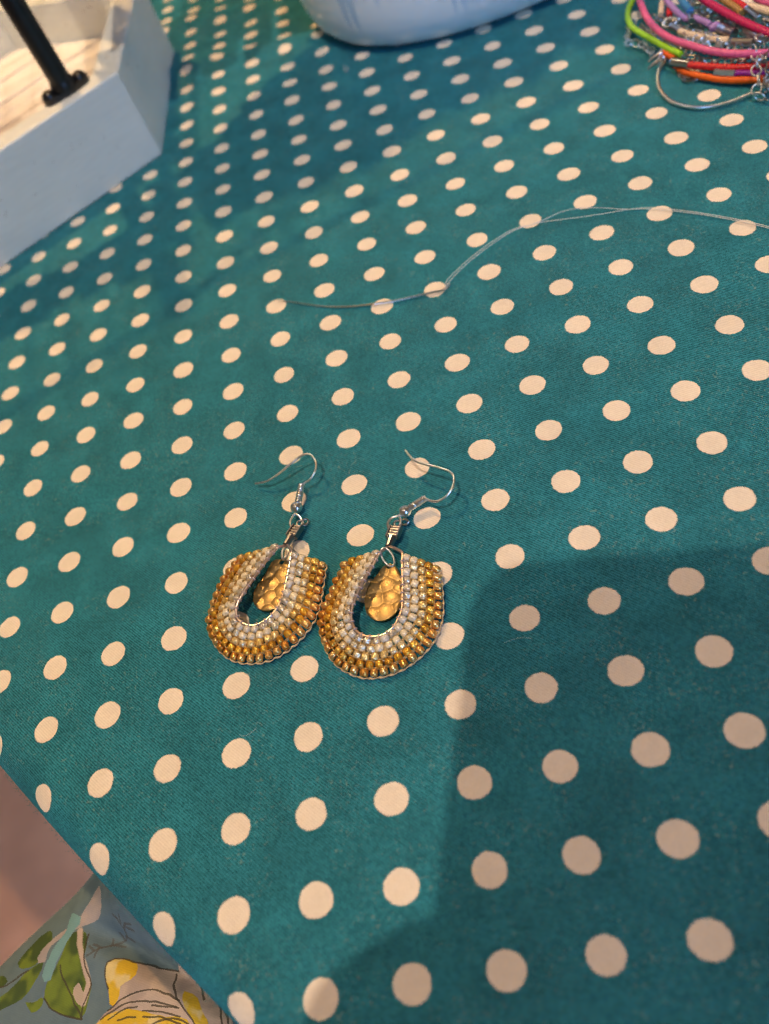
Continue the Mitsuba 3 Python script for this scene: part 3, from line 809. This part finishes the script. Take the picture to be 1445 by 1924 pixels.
earring('right gold and cream beaded drop earring, its hook curling away to the upper right', 
        [(716, 1033), (700, 1062), (685, 1088), (670, 1118), (660, 1146), (660, 1168), (668, 1186), (682, 1195), (700, 1198), (720, 1194), (738, 1182), (750, 1163), (756.5, 1143), (758, 1110), (757.5, 1075), (757, 1040)],
        [(643, 1059), (628, 1091), (614, 1121), (603, 1148), (599.6, 1175), (604, 1202), (620, 1235), (645, 1258), (685, 1272), (735, 1265), (780, 1240), (815, 1202), (830, 1160), (831, 1122), (829, 1092), (826, 1068)],
        [4.2, 4.8, 5.2, 5.2, 4.8, 4.2, 3.8, 3.5, 3.3, 3.2, 3.2, 3.4, 3.6, 3.8, 4.0, 4.2], [1.2] * 9 + [1.2, 1.3, 1.5, 1.8, 2.2, 2.4, 2.4],
        c3([(810, 312), (745, 350), (690, 425), (625, 500), (578, 600), (562, 690), (578, 800), (640, 868), (720, 888), (800, 868), (885, 795), (932, 700), (940, 570), (922, 440), (875, 345)]),
        c3([(790, 515, 2.0), (870, 400, 2.0), (650, 560, 2.0), (830, 645, 2.0), (660, 680, 2.1), (770, 790, 2.2), (645, 815, 1.9), (905, 560, 1.6), (900, 745, 1.6), (745, 390, 1.7), (720, 445, 1.4)]),
        c3([(812, 345)])[0], (at(728.5, 1047, 2.6), 2.2, [.1, -.35, .9], .50, [-.05, .93, .36]),
        (760.9, 960.8), 2.3, ((769, 955), (799, 935.5), 2.6, 3.4),
        c4([(1160, 362), (1200, 381), (1250, 382), (1300, 355), (1335, 310), (1352, 255), (1345, 215), (1320, 190), (1280, 175), (1230, 160), (1180, 148), (1120, 130), (1090, 115), (1060, 85), (1037, 55)]), [3.4, 3.6, 4.0, 4.6, 5.2, 5.6, 5.8, 5.9, 5.9, 5.8, 5.7, 5.6, 5.5, 5.6, 5.8],
        ([(754, 968), (745, 970), (735, 974), (729, 984), (731, 993), (737, 996), (745, 993), (751, 987), (753, 979), (751, 972)], [2.1, 2.3, 2.4, 2.3, 2.0, 1.6, 1.6, 1.9, 2.1, 2.1]),
        [(760, 981, 1.5, .85, [-.2, -.5, .8])], ((749, 980), (730, 1027), 2.0, 2.8, 2.6), 1.1)

# ---------------------------------------------------------------- beading needle and thread
NZ = 0.75
ndl = thing('beading_needle', 'fine silver needle with a twisted shank lying on the cloth', 'needle')
nd = lambda pts: [(500 + x / 3.6125, 520 + y / 3.6125) for x, y in pts]
put('shaft', tube(smooth_curve(path(nd([(75, 160), (180, 172), (300, 190), (430, 203), (560, 202), (660, 193), (740, 183)]), NZ), 90), np.linspace(.12, .29, 90), 8), 'bright_silver', ndl)
Ct = smooth_curve(path(nd([(730, 184), (850, 168), (1000, 135), (1100, 112), (1190, 93), (1210, 88)]), NZ), 260)
t_, N_, B_ = frames(Ct)
ph = np.linspace(0, 2 * np.pi * 19, 260)[:, None]
put('twisted_shank', cat(*[tube(Ct + .2 * (np.cos(ph + o) * N_ + np.sin(ph + o) * B_), .17, 6) for o in (0, np.pi)]), 'silver', ndl)
eye_ = smooth_curve(path([(834, 544), (836, 538), (842, 533), (845, 533), (841, 541), (836, 545)], NZ), 30)
put('eye', tube(eye_, .15, 6), 'silver', ndl)
thr = thing('nylon_thread', 'white doubled thread curving from the needle to the right edge', 'thread')
th1 = [(838, 541), (843, 531), (858, 514), (885, 489), (930, 455), (968, 432), (1000, 421), (1024, 412), (1055, 398), (1090, 391), (1130, 390.5), (1175, 393), (1215, 392.5), (1270, 397), (1330, 405), (1400, 418), (1445, 429), (1500, 446)]
th2 = [(836, 541), (839, 528), (855, 511), (882, 486), (926, 453), (964, 431), (985, 425), (1015, 418), (1050, 413), (1090, 408), (1130, 402), (1175, 394.5), (1215, 390), (1270, 394), (1330, 402), (1400, 415), (1445, 426), (1500, 443)]
zt = [.8, 1.0, 1.6, 2.6, 3.0, 2.4, 1.6, 1.4, 1.5, 1.4, 1.1, .8, .7, .8, .9, .9, .8, .8]
put('strand', tube(smooth_curve(path(th1, zt), 200), .092, 7), 'nylon', thr)
put('strand', tube(smooth_curve(path(th2, zt), 200), .092, 7), 'nylon', thr)
tag(put('thread_scrap', tube(smooth_curve(path([(647, 124), (648, 131), (651, 135), (653.5, 131), (653, 125)], 1.0), 24), .16, 6), 'nylon'), 'tiny clear loop of thread below the white pot', 'thread scrap')
lints = [([(947, 1208), (965, 1201), (985, 1198), (1000, 1200)], 'pale wisp of lint on the shaded cloth right of the earrings'),
         ([(450, 1381), (458, 1383), (468, 1379), (482, 1369)], 'curled pale lint below the left earring')]
for pts, lb in lints:
    tag(put('lint_fibre', tube(smooth_curve(path(pts, .5), 20), .02, 5), 'nylon'), lb, 'lint')

# ---------------------------------------------------------------- tangle of cord necklaces (top right)
K2 = lambda pts: [(1160 + x / 10.32, y / 10.32) for x, y in pts]
K3 = lambda pts: [(1280 + x / 8.757, y / 8.757) for x, y in pts]
K4 = lambda pts: [(1230 + x / 6.72, 60 + y / 6.72) for x, y in pts]


def ridged(i, a):
    return 1 + .10 * np.sin(i * 2.1)


def cord(px, z, r, col, label, braid=False, name='cord_necklace', n=80):
    k = thing(name, label, 'cord', None)
    C = smooth_curve(path(px, z), n)
    wob = (lambda i, a: 1 + .05 * np.sin(2 * a + i * 1.3) + .05 * np.sin(-2 * a + i * 1.3)) if braid else (lambda i, a: 1 + .012 * np.sin(3 * a + i * .9))
    put('cord', tube(C, np.asarray(r) * .92, 12, bump=wob), CORD[col], k)
    return k


def cap(parent, px, z, r, mat='silver', label=None):
    C = smooth_curve(path(px, z), 16)
    m = cat(tube(C, r, 14), torus(C[0], r, .16, C[1] - C[0], 16, 6), torus(C[-1], r, .16, C[-1] - C[-2], 16, 6))
    return put('end_cap', m, mat, parent)


def chain(label, px, z, pitch=2.3, R=1.45, r=.30, mat='old_silver', seed=1, key='extension_chain'):
    k = thing(key, label, 'chain', None)
    C = smooth_curve(path(px, z), step=pitch * .5)
    rr = np.random.default_rng(seed)
    t, N, Bn = frames(C)
    for i in range(0, len(C), 2):
        a = (i // 2 % 2) * math.pi / 2 + rr.normal(0, .35)
        nrm = N[i] * math.cos(a) + Bn[i] * math.sin(a)
        c = C[i].copy()
        c[2] = max(c[2], R * .75)
        put('link', torus(c + rr.normal(0, .12, 3), R, r, nrm, 16, 6, .72, t[i] + rr.normal(0, .12, 3)), mat, k)
    return k


cord([(1200, -40)] + K2([(300, 0), (235, 130), (205, 260), (215, 400), (290, 530), (420, 625), (560, 705), (700, 785), (850, 870), (1000, 950), (1130, 1010), (1240, 1055)]), [2, 2.5, 2.5, 2.5, 3, 3.5, 4, 4.2, 4.4, 4.6, 4.8, 5, 5], 1.0, 'green', 'bright lime green cord at the left of the tangle')
cord([(1200, -40)] + K2([(435, 0), (470, 110), (530, 260), (640, 440), (850, 640), (1000, 730), (1150, 800)]) + K3([(150, 748), (400, 820), (800, 880), (1280, 880), (1600, 860)]), [4, 5, 5.5, 6, 6.5, 7, 7, 7, 7, 7, 7, 7, 6], 1.15, 'pink', 'smooth pink cord arching across the front of the tangle')
k = cord(K3([(120, 1068), (500, 1100), (900, 1115), (1200, 1095), (1500, 1065)]), [4, 4, 4, 4, 4], 1.05, 'red', 'braided red cord with silver end below the pink cord', True)
cap(k, K4([(215, 372), (330, 388), (440, 405)]), 4, 1.1, 'old_silver')
k = cord(K4([(240, 448), (320, 478), (400, 510), (550, 553), (700, 580), (850, 598), (1000, 610), (1200, 607), (1400, 590)]), [1.6, 1.6, 1.7, 1.7, 1.7, 1.8, 1.8, 1.8, 1.8], [.25] * 3 + [.6] * 3 + [1.05] * 74, 'orange', 'bright orange cord lowest at the front of the tangle')
put('end_cap', tube(smooth_curve(path(K4([(330, 555), (360, 605), (420, 622), (500, 610), (540, 600)]), 1.0), 24), .38, 7), 'old_silver', k)
cord(K2([(920, 1010), (980, 1060), (1060, 1100), (1120, 1130)]), 3.6, 1.1, 'orange', 'short orange cord end tucked under the lime green cord')
cord(K4([(1020, 520), (1120, 517), (1230, 520), (1400, 500)]), 3.2, .85, 'purple', 'dark purple braided cord between the red and orange cords', True)
tag(put('clear_tube', tube(smooth_curve(path(K4([(760, 505), (860, 517), (1010, 520)]), 3.4), 20), .85, 12), 'clear_plastic'), 'clear plastic tube between the red and orange cords', 'plastic tube')
cord(K3([(330, -40), (430, 30), (560, 110), (700, 190), (850, 275), (1000, 350), (1200, 445), (1445, 545), (1600, 600)]), 8.5, 1.25, 'magenta', 'thick magenta braided cord across the back of the tangle', True)
k = cord(K2([(920, -60), (980, 40), (1060, 130), (1160, 235), (1260, 320), (1350, 375)]) + K3([(210, 300), (320, 335), (430, 380), (480, 420)]), [5.5] * 10, 1.05, 'lavender', 'lavender cord ending in a frayed knot')
kn = trimesh.creation.icosphere(2, 1.6)
kn.vertices *= 1 + .25 * (__import__('meshkit').noise(kn.vertices * 1.1, 4)[:, None] - .5)
kn.apply_scale([1.25, .9, .8])
put('knot', kn.apply_translation(at(*K3([(560, 440)])[0], 5.8)), CORD['lavender'], k, smooth=True)
k = cord(K2([(900, -60), (870, 40), (855, 150), (840, 290)]), [4.5] * 4, .95, 'cream', 'short cream cord hanging down at the left of the tangle')
k = cord(K3([(-30, 520), (100, 555), (250, 595), (400, 625), (560, 650), (780, 665)]), 5.2, 1.1, 'cream', 'cream cord with bright silver end in the middle of the tangle')
cap(k, K3([(830, 690), (1000, 690), (1165, 690)]), 5.6, 1.1, 'bright_silver')
cap(k, [(1262, 50), (1270, 54), (1279, 59)], 5.0, 1.1, 'old_silver')
cord(K2([(1020, 90), (1010, 200), (1015, 320)]), 3.8, 1.05, 'red', 'short bright red cord end beside the lavender cord')
k = cord(K3([(-10, -30), (40, 50), (90, 110), (150, 180)]), 7.2, 1.2, 'blue', 'sky blue cord with a frayed end at the top of the tangle')
cap(k, K3([(130, 200), (150, 270), (170, 350)]), 6.2, .95, 'old_silver')
cord(K3([(640, -40), (760, 40), (880, 120), (1000, 215)]), 6.0, 1.15, 'tan', 'tan braided cord behind the magenta cord', True)
k = cord(K3([(800, -40), (900, 20), (1000, 85), (1085, 155)]), 6.4, 1.1, 'red', 'red cord with a silver tube end at the back of the tangle')
cap(k, K3([(1080, 155), (1180, 230), (1280, 320)]), 6.4, 1.05, 'old_silver')
cord(K3([(1100, 110), (1250, 140), (1400, 185), (1600, 260)]), 4.2, 1.3, 'cream', 'cream cord at the right edge behind the magenta cord')
cord(K3([(880, -20), (1050, 40), (1250, 60), (1600, 40)]), 3.2, 1.5, 'white', 'white cord at the top right corner')
cord(K3([(1230, -40), (1330, 10), (1470, 50), (1600, 80)]), 5.0, 1.2, 'pink', 'short pink cord at the top right corner')
chain('dense knot of chain at the top of the tangle', K3([(120, -20), (250, 10), (330, 60), (250, 110), (180, 80), (300, 40), (440, 90), (500, 150), (420, 190)]), 3.2, 2.1, 1.3, .28, 'dull_silver', 15)
chain('chain heaped between the cream and pink cords', K3([(20, 600), (120, 640), (260, 690), (380, 720), (520, 730), (640, 740), (800, 770), (960, 780), (1120, 770)]), 4.6, 2.0, 1.25, .28, 'silver', 16)
chain('chain lying behind the spring tubes', K3([(620, 380), (740, 390), (860, 420), (960, 470), (1060, 560), (1180, 600), (1280, 560), (1400, 580), (1500, 600)]), 4.6, 2.2, 1.35, .28, 'old_silver', 17)
chain('chain under the red cord at the right edge', K4([(1180, 470), (1260, 500), (1340, 520), (1420, 560), (1400, 640), (1440, 720)]), 2.4, 2.2, 1.4, .30, 'silver', 18)
chain('chain spilling between the green cord end and the cream cord', K2([(1180, 560), (1290, 640), (1380, 690), (1300, 760), (1420, 800), (1520, 760)]), 5.2, 2.1, 1.3, .27, 'silver', 19)
chain('dark chain heaped under the magenta cord', K3([(560, 260), (680, 280), (760, 330), (860, 360), (960, 400), (1060, 420), (1180, 450), (1280, 470)]), 5.4, 2.2, 1.35, .28, 'dark_silver', 20)
snake = thing('snake_chain', 'silver snake chain looping out in front of the cords', 'chain')
put('chain_body', tube(smooth_curve(path(K4([(110, 395), (70, 450), (42, 530), (40, 620), (60, 710), (120, 805), (200, 870), (300, 915), (450, 948), (600, 955), (760, 935), (900, 900), (1050, 850), (1220, 775)]), 1.0), 300), .50, 12, bump=lambda i, a: 1 + .15 * np.cos(i * 2 * np.pi / 4)), 'silver', snake, smooth=30)
claw = thing('lobster_clasp', 'grey metal clasp with open claws at the left of the tangle', 'clasp')
put('claw', tube(smooth_curve(path(K2([(880, 1010), (820, 1060), (700, 1130), (600, 1205)]), [3.5, 3.3, 2.8, 2.2]), 20), np.linspace(1.2, .25, 20), 10), 'dull_silver', claw)
put('claw', tube(smooth_curve(path(K2([(870, 1150), (780, 1200), (670, 1270), (590, 1345)]), [3.3, 3.0, 2.4, 1.6]), 20), np.linspace(.95, .25, 20), 10), 'dull_silver', claw)
put('ring', torus(at(*K2([(870, 1150)])[0], 3.8), 1.1, .32, [.4, -.6, .7], 20, 7), 'bright_silver', claw)
chain('silver chain with large links hanging off the left of the lime green cord', K2([(330, 430), (230, 560), (190, 740), (260, 830), (400, 840), (560, 910), (690, 1010), (640, 1090)]), 2.0, 2.6, 1.5, .27, 'silver', 3)
chain('fine chain between the pink and lime green cords', K2([(480, 520), (600, 610), (760, 700), (900, 790), (1040, 860), (1200, 930), (1380, 990)]), 3.6, 1.9, 1.15, .27, 'old_silver', 5)
chain('fine chain lying between the pink and red cords', K3([(60, 950), (200, 950), (400, 985), (600, 1000), (800, 1000), (1000, 1005), (1180, 980)]), 5.0, 1.9, 1.15, .27, 'old_silver', 7)
chain('large silver links at the right edge of the tangle', K4([(1240, 230), (1300, 330), (1290, 450), (1320, 560), (1310, 680), (1270, 790), (1390, 820)]), [7.5, 7, 6.2, 5, 3.6, 2.4, 1.8], 2.7, 1.75, .30, 'silver', 9)
chain('chain looped at the right edge above the large links', K4([(1360, 180), (1400, 300), (1380, 420), (1420, 540), (1430, 700), (1440, 800)]), [7.5, 7, 6, 4.5, 3, 2], 2.5, 1.5, .30, 'old_silver', 10)
chain('dark tangled chain under the lavender cord', K2([(700, 340), (820, 380), (950, 420), (1080, 500), (1200, 470), (1320, 560)]) + K3([(200, 420), (340, 470), (440, 500)]), 3.8, 2.1, 1.3, .28, 'old_silver', 11)
chain('dark tangled chain behind the blue cord', K3([(180, 40), (300, 60), (330, 180), (260, 230), (420, 260), (560, 200), (620, 300), (540, 350), (700, 330)]), 4.5, 2.3, 1.4, .28, 'old_silver', 12)
chain('chain under the cream cord', K3([(150, 500), (300, 540), (420, 580), (300, 690), (500, 620), (640, 700), (760, 720)]), 5.8, 2.2, 1.35, .26, 'silver', 13)
chain('chain behind the magenta cord at the right', K3([(940, 200), (1050, 230), (1130, 300), (1250, 340), (1340, 370), (1445, 400), (1520, 420)]), 4.2, 2.2, 1.3, .28, 'old_silver', 14)
for px, z, n2, lb in ((K3([(1330, 640)])[0], 7.6, [.2, -.5, .8], 'silver clasp hanging at the right end of the pink cord'), (K2([(1010, 440)])[0], 5.6, [-.4, -.5, .7], 'silver clasp beside the short bright red cord end')):
    k = thing('lobster_clasp', lb, 'clasp')
    o = at(*px, z)
    put('body', torus(o, 2.0, .55, n2, 24, 9, .6, [1, -.5, 0]), 'silver', k)
    put('lever', tube(np.array([o + [1.3, -.9, .3], o + [.2, -1.2, .7], o + [-1.2, -.5, .6]]), [.5, .42, .25], 8), 'old_silver', k)
    put('ring', torus(o + np.array([2.4, -1.0, 0]), .8, .28, [.3, .7, .6], 18, 7), 'bright_silver', k)
for a, b, lb in (((640, 470), (880, 560), 'ribbed silver spring tube in the middle of the tangle'), ((1090, 490), (1300, 680), 'ribbed silver spring tube under the magenta cord')):
    C = smooth_curve(path(K3([a, ((a[0] + b[0]) / 2, (a[1] + b[1]) / 2 + 6), b]), 6.2), 90)
    tag(put('spring_tube', tube(C, 1.55, 14, bump=lambda i, a: 1 + .12 * np.sin(i * 1.25)), 'dull_silver', smooth=60), lb, 'spring')
# ---------------------------------------------------------------- out of view above the table: the phone that takes the picture
FW, RT, DN = RC[2], RC[0], RC[1]
PH_L, PH_T, PH_W, PH_H = 33.5, 51.7, 75.0, 160.0        # the lens sits this far from the phone's left and top edges
C0 = CAM * 1000 - FW * 5.5
ph = Polygon([(-PH_L, PH_T), (PH_W - PH_L, PH_T), (PH_W - PH_L, PH_T - PH_H), (-PH_L, PH_T - PH_H)]).buffer(-9).buffer(9)
pm = trimesh.creation.extrude_polygon(ph, 8.0, engine='earcut')
M = np.eye(4)
M[:3, 0], M[:3, 1], M[:3, 2], M[:3, 3] = RT, -DN, -FW, C0
if np.linalg.det(M[:3, :3]) < 0:
    M[:3, 2] = FW
    M[:3, 3] = C0 - FW * 8
pm.apply_transform(M)
phone = thing('phone', 'dark phone held above the table to take the picture', 'phone')
put('body', pm, 'black_metal', phone, smooth=30)


def ph_pt(x, y, z):
    """Point in the phone's own frame: x right, y up, z towards the table."""
    return CAM * 1000 + RT * x - DN * y + FW * z


HX = 13.0


def ball_hull(a, ra, b, rb):
    import manifold3d as m3
    s = [m3.Manifold.sphere(r, 20).translate([float(v) for v in p]) for p, r in ((a, ra), (b, rb))]
    return m3.Manifold.batch_hull(s)


def limb(chain_):
    out = None
    for (a, ra), (b, rb) in zip(chain_[:-1], chain_[1:]):
        h = ball_hull(ph_pt(a[0] + HX, *a[1:]), ra, ph_pt(b[0] + HX, *b[1:]), rb)
        out = h if out is None else out + h
    return out


SH = 40.0
hand = limb([((-46, -160 + SH, -34), 24), ((-43, -128 + SH, -28), 20), ((-47, -95 + SH, -22), 17)]) + limb([((-47, -95 + SH, -22), 17), ((-48, -68 + SH, -18), 11)]) + limb([((-43, -128 + SH, -28), 20), ((-52, -112 + SH, -16), 13)])
hand = hand + limb([((-46, -160 + SH, -34), 24), ((-38, -220 + SH, -60), 27), ((-8, -330 + SH, -120), 36)])
for y, ln in ((-64, 1.0), (-84, 1.08), (-103, 1.02), (-120, .85)):     # four fingers round the left edge, tips on the lens side
    y += SH
    hand = hand + limb([((-48, y, -20), 10), ((-49 - 6 * ln, y + 3, -8), 9), ((-43, y + 5, 3), 8), ((-43 + 18 * ln, y + 5, 4.5), 7)])
hand = hand + limb([((-45, -100 + SH, -28), 13), ((-37, -78 + SH, -30), 10), ((-21, -60 + SH, -24), 8.5), ((-7, -50 + SH, -22), 7.5)])   # thumb on the screen side
hm = hand.refine_to_length(5.0).to_mesh()
hm = trimesh.Trimesh(hm.vert_properties[:, :3], hm.tri_verts, process=True)
trimesh.smoothing.filter_taubin(hm, iterations=8)
material('skin', base_color=rgb(.58, .36, .27), roughness=.5)
tag(put('hand', hm, 'skin', smooth=True), 'left hand holding the dark phone above the table', 'hand')

# ---------------------------------------------------------------- unseen added rack of hanging cards, shaped to cast dappled shade on the cloth
rack = thing('shade_rack', 'added unseen rack of hanging cards that casts dappled shade on the cloth', 'rack')
top0 = np.array([fcn[0], fcn[1], 237.0])
for a, b in ((top0, np.array([116., 303., 237.])), (top0, np.array([-112., 216., 237.])), (top0 + [0, 0, -5], np.array([120., 235., 233.])), (top0 + [0, 0, -2], np.array([12., 335., 235.]))):
    put('arm', tube(np.array([a, (a + b) / 2, b]), 1.0, 12), 'black_metal', rack)
material('shade_card', base_color=rgb(.70, .66, .58), roughness=.8)
rr = np.random.default_rng(21)


def hang(x, y, w, z0, z1, turn):
    dx = np.array([math.cos(turn), math.sin(turn), 0]) * w / 2
    c = np.array([x, y, 0.])
    k = put('shade_card', bar(c - dx + [0, 0, (z0 + z1) / 2], c + dx + [0, 0, (z0 + z1) / 2], .7, z1 - z0), 'shade_card', rack)
    put('cord', tube(np.array([[x, y, z1], [x, y, (z1 + 235) / 2], [x, y, 235.]]), .5, 6), 'black_metal', k)


for x in np.arange(8, 118, 11.0):                      # cards along the arm that runs to the back right
    y = 219 + (x + 14) * .68
    hang(x, y, 11 + rr.uniform(0, 5), 64 + rr.uniform(0, 10), (y - 160) / .39 + rr.normal(0, 5), rr.normal(.2, .25))
for x in np.arange(16, 100, 17.0):
    y = 232 + (x - 10) * .05
    hang(x, y, 12 + rr.uniform(0, 6), 74 + rr.uniform(0, 12), 158 + rr.uniform(0, 18), rr.normal(0, .4))
for x in np.arange(-98, -20, 11.0):                     # and along the left arm
    hang(x, 216, 10 + rr.uniform(0, 3.5), 82 + rr.uniform(0, 10), 138 + rr.uniform(-6, 14), rr.normal(0, .25))
for k, y in enumerate(np.arange(238, 332, 13.0)):       # and along the arm over the tray
    hang(-14 + (y - 215) * .217 + rr.normal(0, 4), y, 7 + rr.uniform(0, 9), 105 + rr.uniform(0, 20), 150 + rr.uniform(0, 50), rr.normal(0, .6))
# fuzz of loose fibres standing off the table edge
fz = []
for k in range(520):
    a = rr.uniform(-75, 75)
    base_ = np.r_[E0 + a * ET + (EDGE_R * math.sin(1.35) + edge_bow(np.array(a))) * EN, -EDGE_R * (1 - math.cos(1.35)) + rr.uniform(-1.5, 2.0)]
    dirn = np.r_[EN * rr.uniform(.3, 1) + ET * rr.normal(0, .7), rr.normal(.2, .5)]
    ln = rr.uniform(.25, .75)
    fz.append(tube(np.array([base_ - dirn * .2, base_ + dirn * ln * .5, base_ + dirn * ln + [0, 0, rr.normal(0, .15)]]), .022, 3))
material('fuzz_mat', base_color=rgb(.06, .22, .20), roughness=.9)
tag(put('edge_fuzz', cat(*fz), 'fuzz_mat', 'tablecloth'), 'fine loose fibres along the folded edge', kind='stuff')
